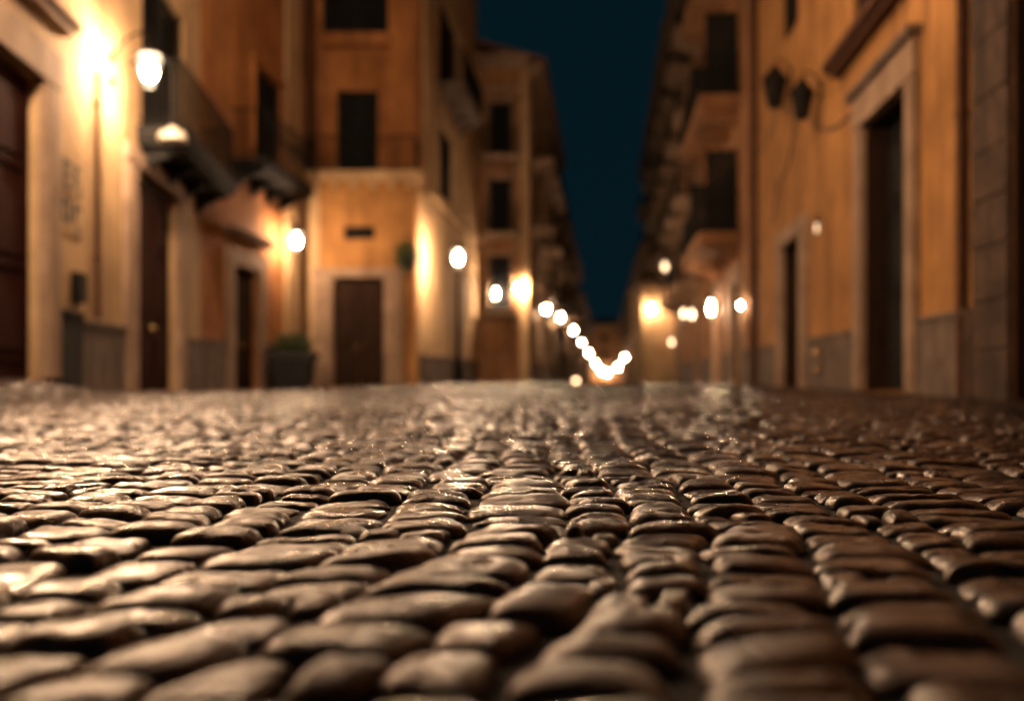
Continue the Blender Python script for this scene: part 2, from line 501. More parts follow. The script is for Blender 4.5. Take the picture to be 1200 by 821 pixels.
def cobbles():
    r = random.Random(3)
    cells = []                       # u0,u1,v0,v1
    u = -9.0
    while u < 9.0:
        w = r.uniform(.088, .142)
        if u > .45 and r.random() < .55: w = r.uniform(.13, .20)
        v = -.55+r.uniform(0, .1)
        while v < 34:
            l = r.uniform(.060, .100)
            if r.random() < .08: l *= 1.45
            if r.random() < .05 and v < 10:      # a stone split in two narrow ones
                k = r.uniform(.4, .6)
                cells.append((u, u+w*k, v, v+l)); cells.append((u+w*k, u+w, v, v+l))
            else:
                cells.append((u, u+w, v, v+l))
            v += l
        u += w
    C = np.array(cells)
    N = len(C)
    uc, vc = (C[:, 0]+C[:, 1])/2, (C[:, 2]+C[:, 3])/2
    wx, wy = to_world(uc, vc)
    keep = (np.abs(wx) < .66*np.maximum(wy, 0)+1.1) & (wx > left_x(wy)-.15) & (wx < right_x(wy)+.15) & (wy < 32)
    C, uc, vc, wx, wy = C[keep], uc[keep], vc[keep], wx[keep], wy[keep]
    V, Fc, T = [], [], []; off = 0
    for (lo, hi, n, m, amp) in ((-9, 1.0, 21, 17, 1), (1.0, 3.4, 27, 19, .85), (3.4, 8.5, 13, 9, 1.1), (8.5, 16, 7, 7, 1.2), (16, 40, 5, 5, 1.2)):
        sel = (wy >= lo) & (wy < hi)
        c = C[sel]; k = len(c)
        if not k: continue
        a = np.sin(np.linspace(-1, 1, n)*math.pi/2); b = np.sin(np.linspace(-1, 1, m)*math.pi/2)
        S, Tt = np.meshgrid(a, b); S, Tt = S.ravel(), Tt.ravel()
        mm = np.maximum(np.abs(S), np.abs(Tt))
        p = 4.2
        e = (np.abs(S)**p+np.abs(Tt)**p)**(1/p); e[e == 0] = 1
        S2, T2 = S*mm/e, Tt*mm/e
        rr = rng.random((k, 12))
        gap = .003+.006*rr[:, 0:1]
        hx = (c[:, 1]-c[:, 0])[:, None]/2-gap*.8; hy = (c[:, 3]-c[:, 2])[:, None]/2-gap
        ucn = ((c[:, 0]+c[:, 1])/2)[:, None]; vcn = ((c[:, 2]+c[:, 3])/2)[:, None]
        # uneven outline: each stone has its own taper, skew and lumps
        sx = S2[None]*(1+.14*(rr[:, 1:2]-.5)*2*T2[None]); ty = T2[None]*(1+.18*(rr[:, 2:3]-.5)*2*S2[None])
        ang = np.arctan2(T2, S2)[None]
        lump = 1+.035*np.sin(2*ang+6.28*rr[:, 3:4])+.025*np.sin(3*ang+6.28*rr[:, 4:5])+.0
        U = ucn+.020*(rr[:, 6:7]-.5)+hx*sx*lump+.10*(rr[:, 5:6]-.5)*hy*ty; W = vcn+hy*ty*lump+.18*(rr[:, 6:7]-.5)*hx*sx
        X, Y = to_world(U, W)
        tl = .13 if hi < 4 else .24
        q = (3.0 if hi < 4 else 3.8)+2.6*rr[:, 7:8]
        prof = np.clip(1-mm[None]**q, 0, 1)**.55
        Hh = (.0155+.007*rr[:, 8:9])
        Z = ground_z(X, Y)-.0105+Hh*prof*amp
        Z += ((rr[:, 9:10]-.5)*.012+(rr[:, 10:11]-.5)*tl*hx*sx+(rr[:, 11:12]-.5)*tl*hy*ty)*prof
        if n > 8:
            ph = rr[:, 3:4]*50
            Z += prof*(.0024*vnoise(X*24+ph, Y*24, ph)+.0014*vnoise(X*62, Y*62+ph, ph)+.0008*vnoise(X*150, Y*150, ph))
            X = X+.0022*vnoise(X*40, Y*40, ph+7); Y = Y+.0022*vnoise(X*40+9, Y*40, ph+3)
        nv = n*m
        V.append(np.stack([X, Y, Z], -1).reshape(-1, 3))
        i = (np.arange(n-1)[None, :]+np.arange(m-1)[:, None]*n).ravel()
        f = np.stack([i, i+1, i+1+n, i+n], -1)
        Fc.append((f[None]+(np.arange(k)*nv)[:, None, None]).reshape(-1, 4)+off)
        T.append(np.repeat(rr[:, 8]*.7+.0, nv))
        off += k*nv
    v = np.concatenate(V); f = np.concatenate(Fc); t = np.concatenate(T)
    print('cobbles', len(C), 'verts', len(v))
    me = bpy.data.meshes.new('cobbled_street'); mesh_np(me, v, f, t)
    me.materials.append(M['cobble'])
    o = bpy.data.objects.new('cobbled_street', me); COL.objects.link(o)
    return tag_structure(o)

ground_sheet(); cobbles()

# the far street beyond the crest, paved too
def far_street():
    m = MB()
    ys = [32, 40, 60, 90, 130, 180, 240]
    for a, b in zip(ys, ys[1:]):
        xa0, xa1, xb0, xb1 = float(left_x(np.array(a))), float(right_x(a)), float(left_x(np.array(b))), float(right_x(b))
        za, zb = -.02*(a-30)+.004, -.02*(b-30)+.004
        m.quad((xa0, a, za), (xa1, a, za), (xb1, b, zb), (xb0, b, zb))
    return tag_structure(m.build('street', M['cobble']))
far_street()

# ------------------------------------------------------------------ buildings
fA = Frame((-5.14, 10), (-.103, 1), 1)
fA2 = Frame((-6.12, 19.6), (.57, 7.4), 1)
fBf = Frame((-5.30, 26.0), (1, 0), 1)
fBu = Frame((-5.36, 27.2), (1, 0), 1)
fBs = Frame((-2.56, 26.0), (.094, 1), 1)
fCf = Frame((-1.6, 39.0), (1, 0), 1)
fCs = Frame((.67, 39.0), (.094, 1), 1)
fR = Frame((3.45, 0), (.094, 1), -1)

# --- beige house on the near left
bA = thing('beige_house', fA.P(fA.sY(14), 0, 0), 'beige plastered house beside the big hanging lantern, with two tall doorways', 'house', 'houses along the street')
a0, a1 = fA.sY(-1.5), fA.sY(19.55)
d1 = (fA.sY(8.3), fA.at_px(45), .17, 3.5)
d2 = (fA.at_px(157), fA.at_px(205), -.06, 3.33)
w1 = (fA.at_px(166), fA.at_px(216), 4.02, 6.7)
wall(fA, a0, a1, -1.0, 12, [d1, d2, w1], M['beige'], bA)
door(fA, d1, bA, M['wood']); door(fA, d2, bA, M['wood'])
surround(fA, d1, bA, M['stone'], w=.52, n=.07, top=.42, cornice=True)
surround(fA, d2, bA, M['stone'], w=.62, n=.07, top=.25)
window(fA, w1, bA, shut='closed', reveal=.14)
balcony(fA, fA.at_px(160), a1-.05, 4.0, .70, bA, M['blackstone'], rail=1.0, thick=.22)
pl = plinth(fA, [(d1[1]+.55, fA.at_px(92))], -1, 1.0, bA, M['blackstone'], n=.06); pl['label'] = 'blackened stone plinth panel'
plinth(fA, [(a0, d1[0]-.55), (fA.at_px(92)+.01, d2[0]-.64), (d2[1]+.64, a1)], -1, .92, bA, M['darkstone'])
pipe(fA, fA.at_px(110), .95, 4.2, bA, n=.06, r=.035, name='conduit')
mb = MB(); mb.box(fA, fA.at_px(83), fA.at_px(93), -.02, .10, 1.12, 1.48); mb.build('meter_box', M['iron'], bA, bevel=.008)
cornice(fA, a0, a1, 11.5, bA, M['stone'])
roof(fA, a0, a1, 12.0, bA)

# --- orange house
bO = thing('orange_house', fA2.P(3.7, 0, 0), 'deep orange house in the left corner with a shuttered balcony over a low doorway', 'house', 'houses along the street')
d3 = (fA2.at_px(273), fA2.at_px(301), -.18, 2.6)
w2 = (fA2.at_px(298), fA2.at_px(330), 4.9, 7.35)
o1 = 9.2
wall(fA2, .01, o1, -1.0, 13, [d3, w2], M['orange'], bO)
door(fA2, d3, bO, M['wood2'])
surround(fA2, d3, bO, M['stone'], w=.5, n=.07, top=.35, cornice=True)
window(fA2, w2, bO, shut='closed', reveal=.14)
surround(fA2, w2, bO, M['orange'], w=.16, n=.05, top=.2, name='window_surround')
balcony(fA2, fA2.at_px(270), fA2.at_px(332), 4.85, .80, bO, M['blackstone'], rail=1.05, thick=.14, curved=True)
mb = MB(); mb.box(fA2, fA2.at_px(333), fA2.at_px(349), -.02, .10, -1, 12.4); mb.box(fA2, fA2.at_px(332)-.03, fA2.at_px(350)+.03, -.02, .16, -1, .55)
mb.build('pilaster', M['cream'], bO, bevel=.01)
plinth(fA2, [(.02, d3[0]-.52), (d3[1]+.52, fA2.at_px(331)-.06)], -1, .95, bO, M['darkstone'])
pipe(fA2, fA2.at_px(356), -.2, 12.8, bO, n=.11, r=.07)
cornice(fA2, .01, o1, 12.5, bO, M['stone'])
roof(fA2, .01, o1, 13.0, bO)

# --- corner house with terrace
bB = thing('corner_house', (-3.9, 27, 0), 'ochre corner house with a roof terrace over its projecting ground floor and dark door', 'house', 'houses along the street')
def sx(px, Y, fr): return (px-CX)/F*Y-fr.o.x
db = (sx(391, 26, fBf), sx(450, 26, fBf), -.08, 2.78)
vent = (sx(403, 26, fBf), sx(439, 26, fBf), 3.78, 4.12)
wB = 2.78
wall(fBf, 0, wB, -1, 5.3, [db, vent], M['ochre'], bB, depth=.6)
door(fBf, db, bB, M['wood2'])
surround(fBf, db, bB, M['stone'], w=.5, n=.08, top=.24)
mb = MB()
mb.box(fBf, vent[0], vent[1], -.14, -.1, vent[2], vent[3])
for i in range(6):
    s = vent[0]+(vent[1]-vent[0])*(i+.5)/6; mb.box(fBf, s-.015, s+.015, -.1, -.06, vent[2], vent[3])
mb.build('vent_grille', M['iron'], bB)
mb = MB(); mb.box(fBf, -.06, wB+.10, -.7, .10, 5.302, 5.42); mb.box(fBf, -.10, wB+.14, -.7, .16, 5.423, 5.55)
for i in range(6): mb.box(fBf, .15+i*.48, .3+i*.48, .0, .12, 5.1, 5.30)
mb.build('terrace_coping', M['cream'], bB, bevel=.01)
mb = MB(); mb.box(fBf, 0.0, .28, -.02, .06, -1, 5.09); mb.build('pilaster', M['cream'], bB)
mb = MB(); mb.box(fBf, 0.02, wB-.02, -1.2, -.61, -1, 5.45); mb.build('terrace_floor', M['stone'], bB)
# terrace railing
mb = MB()
for z in (5.63, 6.45): mb.tube([fBf.P(-.02, -1.1, z), fBf.P(-.02, .04, z), fBf.P(wB, .04, z), fBf.P(wB, -1.1, z)], .022, 6)
for i in range(24): mb.tube([fBf.P(-.02+wB*i/23, .04, 5.55), fBf.P(-.02+wB*i/23, .04, 6.45)], .011, 5)
for i in range(1, 8):
    for s in (-.02, wB): mb.tube([fBf.P(s, .04-1.1*i/8, 5.55), fBf.P(s, .04-1.1*i/8, 6.45)], .011, 5)
mb.build('railing', M['iron'], bB)
# upper front
def sxu(px): return sx(px, 27.2, fBu)
wu1 = (sxu(395), sxu(443), 5.75, 8.0)
wu2 = (sxu(378), sxu(455), 9.55, 12.2)
wall(fBu, 0, 2.85, 5.3, 15.9, [wu1, wu2], M['orange'], bB, depth=.6)
window(fBu, wu1, bB, shut='closed', reveal=.14); window(fBu, wu2, bB, shut='closed', reveal=.14)
mb = MB(); mb.box(fBu, sxu(380), sxu(458), -.02, .3, 9.15, 9.5); mb.build('window_ledge', M['orange'], bB, bevel=.015)
# long side
s_up = fBs.sY(27.82); s_end = fBs.sY(38.7)
ws1 = (fBs.at_px(515), fBs.at_px(531), 5.7, 7.9); ws2 = (fBs.at_px(515), fBs.at_px(535), 9.1, 11.7)
wall(fBs, s_up, s_end, -1, 15.9, [ws1, ws2], M['cream'], bB, depth=2.75)
wall(fBs, fBs.sY(26.62), s_up-.003, -1, 5.3, [], M['cream'], bB, depth=2.4)
window(fBs, ws1, bB, shut='closed', reveal=.14); window(fBs, ws2, bB, shut='closed', reveal=.14)
balcony(fBs, fBs.at_px(513), fBs.at_px(540), 9.0, .8, bB, M['darkstone'], rail=1.0)
mb = MB(); mb.box(fBs, fBs.sY(27.9), s_end, -.02, .12, 5.31, 5.5); mb.build('string_course', M['cream'], bB, bevel=.01)
plinth(fBs, [(fBs.sY(26.7), s_end)], -1, .8, bB, M['darkstone'], n=.04)
cornice(fBs, s_up, s_end, 15.4, bB, M['stone'])
roof(fBs, fBs.sY(26.9), s_end, 15.95, bB, depth=3.6)

# --- generic street facade
def dress(fr, s0, s1, h, parent, floors, bay, mat_door, rnd, balc=.5, base=0.0, zmin=-6, wallmat='brown', lit=0, depth=8, first=3.6, plinth_mat='darkstone', detail=True):
    n = max(1, int((s1-s0)/bay)); bw = (s1-s0)/n
    holes = []; items = []
    fh = (h-first-.9)/(floors-1) if floors > 1 else h
    for i in range(n):
        c = s0+bw*(i+.5)
        if i % 2 == 0 or n == 1:
            hd = (c-.75, c+.75, base, base+2.7); items.append(('door', hd))
        else:
            hd = (c-.5, c+.5, base+1.2, base+2.7); items.append(('win', hd, 'none'))
        holes.append(hd)
        for f in range(1, floors):
            z = base+first+fh*(f-1)
            b = rnd.random() < balc
            hd = (c-.55, c+.55, z+(.05 if b else .75), z+2.35); holes.append(hd)
            items.append(('balc' if b else 'win', hd, rnd.choice(['closed', 'open', 'closed'])))
    wall(fr, s0, s1, zmin, base+h, holes, M[wallmat], parent, depth=depth)
    for it in items:
        hd = it[1]
        if it[0] == 'door':
            door(fr, hd, parent, mat_door)
            if detail: surround(fr, hd, parent, M['stone'], w=.3, n=.08, top=.3)
        else:
            sh = None if it[2] == 'none' else it[2]
            if bw < 2.4 and sh == 'open': sh = 'closed'
            window(fr, hd, parent, shut=sh if detail else None, reveal=.14)
            if detail: surround(fr, hd, parent, M['stone'], w=.15, n=.06, top=.2, name='window_surround', sill=it[0] == 'win')
            if it[0] == 'balc':
                balcony(fr, hd[0]-.55, hd[1]+.55, hd[2]-.03, .9, parent, M['stone'], rail=1.0, brackets=detail, step=.16 if detail else .4)
    plinth(fr, gaps(s0, s1, [(q[1][0]-.32, q[1][1]+.32) for q in items if q[0] == 'door']), zmin, base+.85, parent, M[plinth_mat])
    cornice(fr, s0, s1, base+h-.5, parent, M['stone'], d=.45)
    roof(fr, s0, s1, base+h+.02, parent, depth=depth, over=.6)

rn = random.Random(21)
# --- jutting house (its gable end faces the square)
bC = thing('jutting_house', (-.3, 40, 0), 'tall house jutting into the street behind the corner house, balconies on its end wall', 'house', 'houses along the street')
fw = .67+1.6
wc = [(sx(575, 39, fCf), sx(598, 39, fCf), z, z+2.15) for z in (2.75, 5.75, 8.75)]
wall(fCf, 0, fw-.03, -6, 12.7, wc, M['brown'], bC, depth=.6)
for h in wc:
    window(fCf, h, bC, shut='closed', reveal=.14)
    surround(fCf, h, bC, M['stone'], w=.13, n=.05, top=.18, name='window_surround')
    balcony(fCf, h[0]-.28, h[1]+.34, h[2]-.04, .95, bC, M['stone'], thick=.14, step=.1, curved=True)
    for ss in (h[0]-.05, h[1]+.05):
        q = MB(); q.box(fCf, ss-.02, ss+.02, .05, .42, h[2]+.03, h[3]-.02); q.build('shutter', M['shutter'], bC, bevel=.008)
mb = MB(); mb.box(fCf, .0, fw-.36, -.02, .07, 11.3, 11.5); mb.build('string_course', M['stone'], bC)
cornice(fCf, 0, fw, 12.2, bC, M['stone'], d=.4)
mb = MB(); mb.box(fCf, fw-.35, fw-.02, -.02, .09, -6, 12.2); mb.build('pilaster', M['cream'], bC)
dress(fCs, .63, fCs.sY(59.8), 12.7, bC, 4, 3.0, M['wood2'], rn, balc=.75, wallmat='beige', base=-.1)

bD = thing('downhill_house', fCs.P(fCs.sY(75), 0, -.9), 'lower orange house further down the left side, after the jutting house', 'house', 'houses along the street')
dress(fCs, fCs.sY(60), fCs.sY(108), 11.6, bD, 4, 4.0, M['wood2'], rn, balc=.5, wallmat='orange', base=-1.0)
bE = thing('far_row_house', fCs.P(fCs.sY(140), 0, -2), 'farthest house on the left side, where the lamps crowd together', 'house', 'houses along the street')
dress(fCs, fCs.sY(108.4), fCs.sY(200), 11.5, bE, 4, 7.6, M['wood2'], rn, balc=.3, wallmat='brown', base=-2.4, zmin=-8, detail=False)

# --- ochre house on the right
bF = thing('ochre_house', fR.P(15, 0, 0), 'golden ochre house on the right with a tall stone-framed open portal and bare flat wall', 'house', 'houses along the street')
f0, f1 = fR.at_px(1139), fR.at_px(888)
dp = (fR.at_px(1068), fR.at_px(1014), .02, 3.52)
dq = (fR.at_px(941), fR.at_px(919), -.02, 2.68)
wf = (fR.at_px(1035), fR.at_px(1000), 4.9, 7.4)
wf2 = (fR.at_px(935), fR.at_px(916), 6.6, 8.6)
wall(fR, f0, f1, -1, 13.5, [dp, dq, wf, wf2], M['ochre'], bF, reveal=.36)
shade_lining(fR, dp, bF, M['wood2'], .295); shade_lining(fR, dq, bF, M['wood2'], .295); door(fR, dp, bF, M['shutter'], reveal=.30); door(fR, dq, bF, M['shutter'], reveal=.3)
surround(fR, dp, bF, M['stone'], w=.34, n=.08, top=.42)
mb = MB(); mb.box(fR, dp[0]-.42, dp[1]+.42, -.02, .17, 3.945, 4.05); mb.build('hood_moulding', M['darkstone'], bF, bevel=.01)
surround(fR, dq, bF, M['stone'], w=.5, n=.08, top=.3)
window(fR, wf, bF, shut='closed', reveal=.14); window(fR, wf2, bF, shut='closed', reveal=.14)
mb = MB(); mb.box(fR, fR.at_px(1066), fR.at_px(984), -.02, .26, 4.66, 4.80); mb.box(fR, fR.at_px(1064), fR.at_px(985), -.02, .17, 4.57, 4.657); mb.build('window_ledge', M['pipe'], bF, bevel=.01)
plinth(fR, gaps(f0, f1, [(dp[0]-.36, dp[1]+.36), (dq[0]-.52, dq[1]+.52)]), -1, .85, bF, M['darkstone'])
pipe(fR, f1-.12, -.1, 13, bF, n=.12, r=.085)
pipe(fR, f0+.1, -.1, 13, bF, n=.06, r=.05)
cornice(fR, f0, f1, 13, bF, M['stone']); roof(fR, f0, f1, 13.52, bF)

# --- house at the right edge
bR = thing('stone_pier_house', fR.P(6, 0, 0), 'house at the right edge with a weathered stone pier beside its black doorway', 'house', 'houses along the street')
dr = (fR.sY(4.6), fR.at_px(1188), 0, 4.6)
shade_lining(fR, dr, bR, M['wood2'], .44)
wall(fR, fR.sY(-1.5), f0-.02, -1, 12, [dr], M['brown'], bR, reveal=.5)
door(fR, dr, bR, M['shutter'], reveal=.45)
mb = MB()
z = -1.0; k = 0
while z < 11.5:
    hgt = .42+.1*R.random()
    mb.box(fR, dr[1]+.01, f0-.10-(.0 if k % 2 else .03), -.02, .05+.006*R.random(), z, z+hgt-.005); z += hgt; k += 1
mb.build('stone_pier', M['roughstone'], bR, bevel=.02)
cornice(fR, fR.sY(-1.5), f0-.02, 11.5, bR, M['stone']); roof(fR, fR.sY(-1.5), f0-.02, 12.02, bR)

# --- tall balconied houses on the right
bG = thing('balconied_house', fR.P(34, 0, 0), 'tall dark house on the right past the ochre one, with rows of deep balconies', 'house', 'houses along the street')
g0, g1 = f1+.02, fR.sY(49)
rg = random.Random(8)
gm = fR.sY(34.5)
gw = [(fR.sY(26.0), fR.sY(30.6), 7.45, 9.75), (fR.sY(26.0), fR.sY(30.6), 3.95, 6.15), (fR.sY(26.0), fR.sY(30.6), 11.2, 13.4)]
gd = (fR.sY(25.2), fR.sY(26.6), -.1, 2.6); gd2 = (fR.sY(29.5), fR.sY(31.2), -.1, 2.6)
wall(fR, g0, gm-.01, -6, 16.9, gw+[gd, gd2], M['brown'], bG)
for h in gw:
    window(fR, h, bG, shut='closed', reveal=.14)
    balcony(fR, h[0]-.7, h[1]+.9, h[2]-.05, 1.05, bG, M['brown'], thick=.30, step=.10, curved=True)
    for ss in (h[0]-.04, h[1]+.04):
        q = MB(); q.box(fR, ss-.02, ss+.02, .03, .10, h[2]+.03, h[3]-.02); q.box(fR, ss-.02, ss+.02, .76, .83, h[2]+.03, h[3]-.02)
        k_ = 20; st = (h[3]-h[2]-.1)/k_
        for i in range(k_): q.box(fR, ss-.012, ss+.012, .10, .76, h[2]+.05+i*st, h[2]+.05+(i+.9)*st)
        q.build('shutter', M['shutter'], bG)
for h in (gd, gd2):
    door(fR, h, bG, M['shutter']); surround(fR, h, bG, M['stone'], w=.32, n=.08, top=.4)
plinth(fR, gaps(g0, gm, [(gd[0]-.34, gd[1]+.34), (gd2[0]-.34, gd2[1]+.34)]), -1, .85, bG, M['darkstone'])
cornice(fR, g0, gm, 16.4, bG, M['stone'], d=.45); roof(fR, g0, gm-.1, 16.92, bG, over=.6)
dress(fR, gm, g1, 16.9, bG, 5, 3.7, M['wood2'], rg, balc=.85, wallmat='orange', base=0)
bG2 = thing('tall_far_house', fR.P(68, 0, -.5), 'tall house in the middle of the right side, with a low lamplit porch in front', 'house', 'houses along the street')
dress(fR, fR.sY(49.3), fR.sY(88), 18.2, bG2, 5, 4.2, M['wood2'], rg, balc=.75, wallmat='beige', base=-.6, zmin=-7)
fP = Frame((6.35, 48.6), (1, 0), 1)
mb = MB(); mb.box(fP, 0, 1.95, -4.2, 0, -5, 4.55); pch = mb.build('porch', M['cream'], bG2)
mb = MB(); mb.box(fP, -.12, 1.9, -4.3, .12, 4.553, 4.75); mb.build('porch_coping', M['stone'], pch, bevel=.02)
bH = thing('far_row_house', fR.P(140, 0, -2), 'farthest house on the right side, low behind the tall house with the porch', 'house', 'houses along the street')
dress(fR, fR.sY(88.4), fR.sY(205), 13.5, bH, 4, 7.8, M['wood2'], rg, balc=.3, wallmat='brown', base=-2.2, zmin=-8, detail=False)
fE = Frame((4, 216), (1, 0), 1)
bI = thing('end_house', (20, 217, -3.7), 'dark house closing the far end of the street below the night sky', 'house', 'houses along the street')
dress(fE, 0, 32, 15, bI, 4, 6.4, M['wood2'], rg, balc=.2, wallmat='brown', base=-3.8, zmin=-9, detail=False)

# ------------------------------------------------------------------ lamps
E_MAIN = 1000.0
M['lamp_hung'] = lamp_mat('hung_lantern_glow', WARM, 1850.0)
M['lamp_main'] = lamp_mat('main_lantern_glow', WARM, 2300.0)
M['lamp'] = lamp_mat('lantern_glow', WARM, E_MAIN)
M['lamp_strong'] = lamp_mat('strong_lantern_glow', WARM, 2500.0)
M['lamp_bright'] = lamp_mat('bright_lantern_glow', WARM, 2400.0)
M['lamp_dim'] = lamp_mat('dim_lantern_glow', (1.0, .60, .32), 9.6)
M['lamp_portal'] = lamp_mat('portal_lantern_glow', WARM, 192.0)
M['lamp_pale'] = lamp_mat('pale_lantern_glow', (1.0, .62, .35), 21.6)
M['lamp_faint'] = lamp_mat('faint_lantern_glow', (1.0, .60, .32), 3.4)
M['lamp_far'] = lamp_mat('far_lantern_glow', (1.0, .68, .42), 950.0)
M['glass_lit'] = lamp_glass('lit_lantern_glass', 4.2); M['glass_dim'] = lamp_glass('dim_lantern_glass', .7)
ARM = .62
GL = [(.03, -.275), (.075, -.26), (.10, -.20), (.15, -.02), (.195, .17), (.205, .23), (.19, .262), (.05, .27)]
def lantern_parts(root, c, arm=True, mat='lamp', k=1.0):
    x, y, z = c
    g = MB(); g.lathe(c, [(r*k, q*k) for r, q in GL], 20); g.build('glass', M['glass_lit'], root, smooth=True)
    g = MB(); g.lathe(c, [(r*k, q*k) for r, q in [(.02, -.15), (.07, -.135), (.105, -.08), (.125, 0), (.115, .07), (.08, .13), (.04, .17), (.02, .24)]], 16); g.build('bulb', M[mat], root, smooth=True)
    m = MB()
    for i in range(6):
        a = math.pi/3*i+.3
        m.tube([(x+(r+.006)*k*math.cos(a), y+(r+.006)*k*math.sin(a), z+q*k) for r, q in GL[1:-1]], .009*k, 5)
    m.build('frame', M['iron'], root)
    m = MB(); m.lathe((x, y, z), [(r*k, q*k) for r, q in [(.215, .272), (.225, .29), (.16, .34), (.10, .40), (.085, .46), (.05, .50), (.02, .52)]], 20)
    m.build('cap', M['iron'], root, smooth=True)
    m = MB(); m.lathe((x, y, z), [(r*k, q*k) for r, q in [(.02, -.277), (.035, -.30), (.03, -.325), (.008, -.35)]], 12)
    m.build('finial', M['iron'], root, smooth=True)
    if arm:
        m = MB()
        pts = [(x, y-ARM, z+.10), (x, y-ARM+.10, z+.34), (x, y-ARM+.28, z+.56), (x, y-.12, z+.66), (x, y, z+.60), (x, y, z+.50)]
        m.tube(pts, .022, 8)
        m.tube([(x, y-ARM+.02, z-.15), (x, y-ARM+.16, z+.10), (x, y-ARM+.12, z+.36)], .014, 6)
        for u in (-.24, .16):
            m.lathe((x, y-ARM+.012, z+u), [(.02, -.05), (.05, -.03), (.05, .12), (.02, .14)], 10)
        m.build('bracket', M['iron'], root)

proto = thing('wall_lantern', (0, 0, 0), 'x', 'street lamp')
lantern_parts(proto, (0, ARM, 0))
first_lamp = [True]
def put_lantern(loc, normal, label, k=1.0, mat=None, group='lit street lanterns', zs=1.0):
    """loc = middle of the glass"""
    o = proto if first_lamp[0] else copy_tree(proto)
    first_lamp[0] = False
    n = Vector(normal).normalized()
    o.location = Vector(loc)-n*ARM*k
    o.rotation_euler = (0, 0, math.atan2(-n.x, n.y)); o.scale = (k, k, k*zs)
    o['label'] = label; o['category'] = 'street lamp'; o['group'] = group
    if mat:
        for ch in o.children:
            if ch.name.startswith('glass') and mat in ('lamp_dim', 'lamp_faint', 'lamp_pale'):
                ch.material_slots[0].link = 'OBJECT'; ch.material_slots[0].material = M['glass_dim']
            if ch.name.startswith('bulb'):
                ch.material_slots[0].link = 'OBJECT'; ch.material_slots[0].material = M[mat]
    return o
def on_wall(fr, px, py, label, k=1.0, mat=None, zs=1.0, z=None):
    s = fr.at_px(px, ARM*k); p = fr.P(s, ARM*k, 0)
    return put_lantern((p[0], p[1], zpy(py, p[1]) if z is None else z), fr.n, label, k, mat, zs=zs)

put_lantern((*fA.P(fA.at_px(175, ARM), ARM, 0)[:2], zpy(84, fA.P(fA.at_px(175, ARM), ARM, 0)[1])), fA.n, 'largest lit lantern, hanging from an iron arm on the beige house wall', k=.8, mat='lamp_main')
on_wall(fA2, 347, 283, 'lit lantern in the left corner above the dark planter', .8, 'lamp')
on_wall(fCf, 608, 338, 'bright lantern on the end wall of the jutting house', .7, 'lamp_bright')
on_wall(fCf, 581, 345, 'dimmer lantern left of the bright one on the jutting house end wall', .6, 'lamp_far', zs=1.4)
far_l = [(640, 362, .75), (657, 372, .75), (672, 387, .8), (682, 401, .9), (690, 414, 1.1), (698, 426, 1.5)]
ordinal = ['first', 'second', 'third', 'fourth', 'fifth', 'sixth', 'seventh']
for i, (px, py, k) in enumerate(far_l):
    on_wall(fCs, px, py, f'{ordinal[i]} lantern in the left row running down the street past the jutting house', k, 'lamp_far')
far_r = [(763, 362, .75, 'lamp'), (749, 395, .8, 'lamp_far'), (742, 407, .9, 'lamp_far'), (732, 419, 1.1, 'lamp_far'), (724, 430, 1.6, 'lamp_far')]
for i, (px, py, k, mt) in enumerate(far_r):
    on_wall(fP if i == 0 else fR, px, py, f'{ordinal[i]} lantern in the right row running down the street past the balconied house', k, mt)
for (px, py, lab) in ((712, 437, 'lantern on the end house, lower right of the two at the end of the street'), (705, 435, 'lantern on the end house, upper left of the two at the end of the street')):
    on_wall(fE, px, py, lab, 1.6, 'lamp_far')
on_wall(fR, 833, 362, 'tall narrow lit lantern low on the balconied house', .5, 'lamp', zs=1.9)
on_wall(fR, 868, 358, 'small lit lantern nearest the ochre house downpipe', .22, 'lamp_far', zs=1.3)
on_wall(fR, 812, 315, 'dim lantern under the lowest balcony of the balconied house', .7, 'lamp_dim')
on_wall(fR, 779, 313, 'dim lantern high on the wall of the tall house with the porch', 1.0, 'lamp_dim')
for (px, py, k, lab) in ((801, 368, .6, 'left one of two dim lanterns side by side on the balconied house'), (811, 369, .6, 'right one of two dim lanterns side by side on the balconied house'), (787, 401, .5, 'lowest dim lantern on the balconied house, below the pair of dim ones')):
    on_wall(fR, px, py, lab, k, 'lamp_pale', zs=1.3)
on_wall(fR, 957, 268, 'small dim lantern beside the narrow doorway of the ochre house', .22, 'lamp_faint', zs=1.6)
# lanterns above and beside the picture whose light falls into it
p = fR.P(fR.sY(11.0), ARM, 5.45); put_lantern(p, fR.n, 'lit lantern high over the stone-framed portal of the ochre house', .6, 'lamp_portal')
p = fA.P(fA.sY(7.0), ARM*1.1, 4.4); put_lantern(p, fA.n, 'strong lantern on the beige house left of the nearest doorway', 1.1, 'lamp_strong')

# lantern slung on a cable across the square, above the picture
hx, hy, hz = -1.3, 12.0, 9.2
hl = thing('hanging_lantern', (hx, hy, hz+.6), 'large lantern slung on a cable high across the square between the beige and ochre houses', 'street lamp', 'lit street lanterns')
lantern_parts(hl, (hx, hy, hz), arm=False, mat='lamp_hung', k=1.35)
m = MB(); A_ = Vector(fA.P(fA.sY(12), -.01, 10.6)); B_ = Vector(fR.P(fR.sY(12), -.01, 10.6)); T_ = Vector((hx, hy, hz+.74))
m.tube([A_, A_.lerp(T_, .5)-Vector((0, 0, .1)), T_, T_.lerp(B_, .5)-Vector((0, 0, .1)), B_], .014, 6); m.tube([T_, (hx, hy, hz+.45)], .016, 6)
m.build('cable', M['cable'], hl)

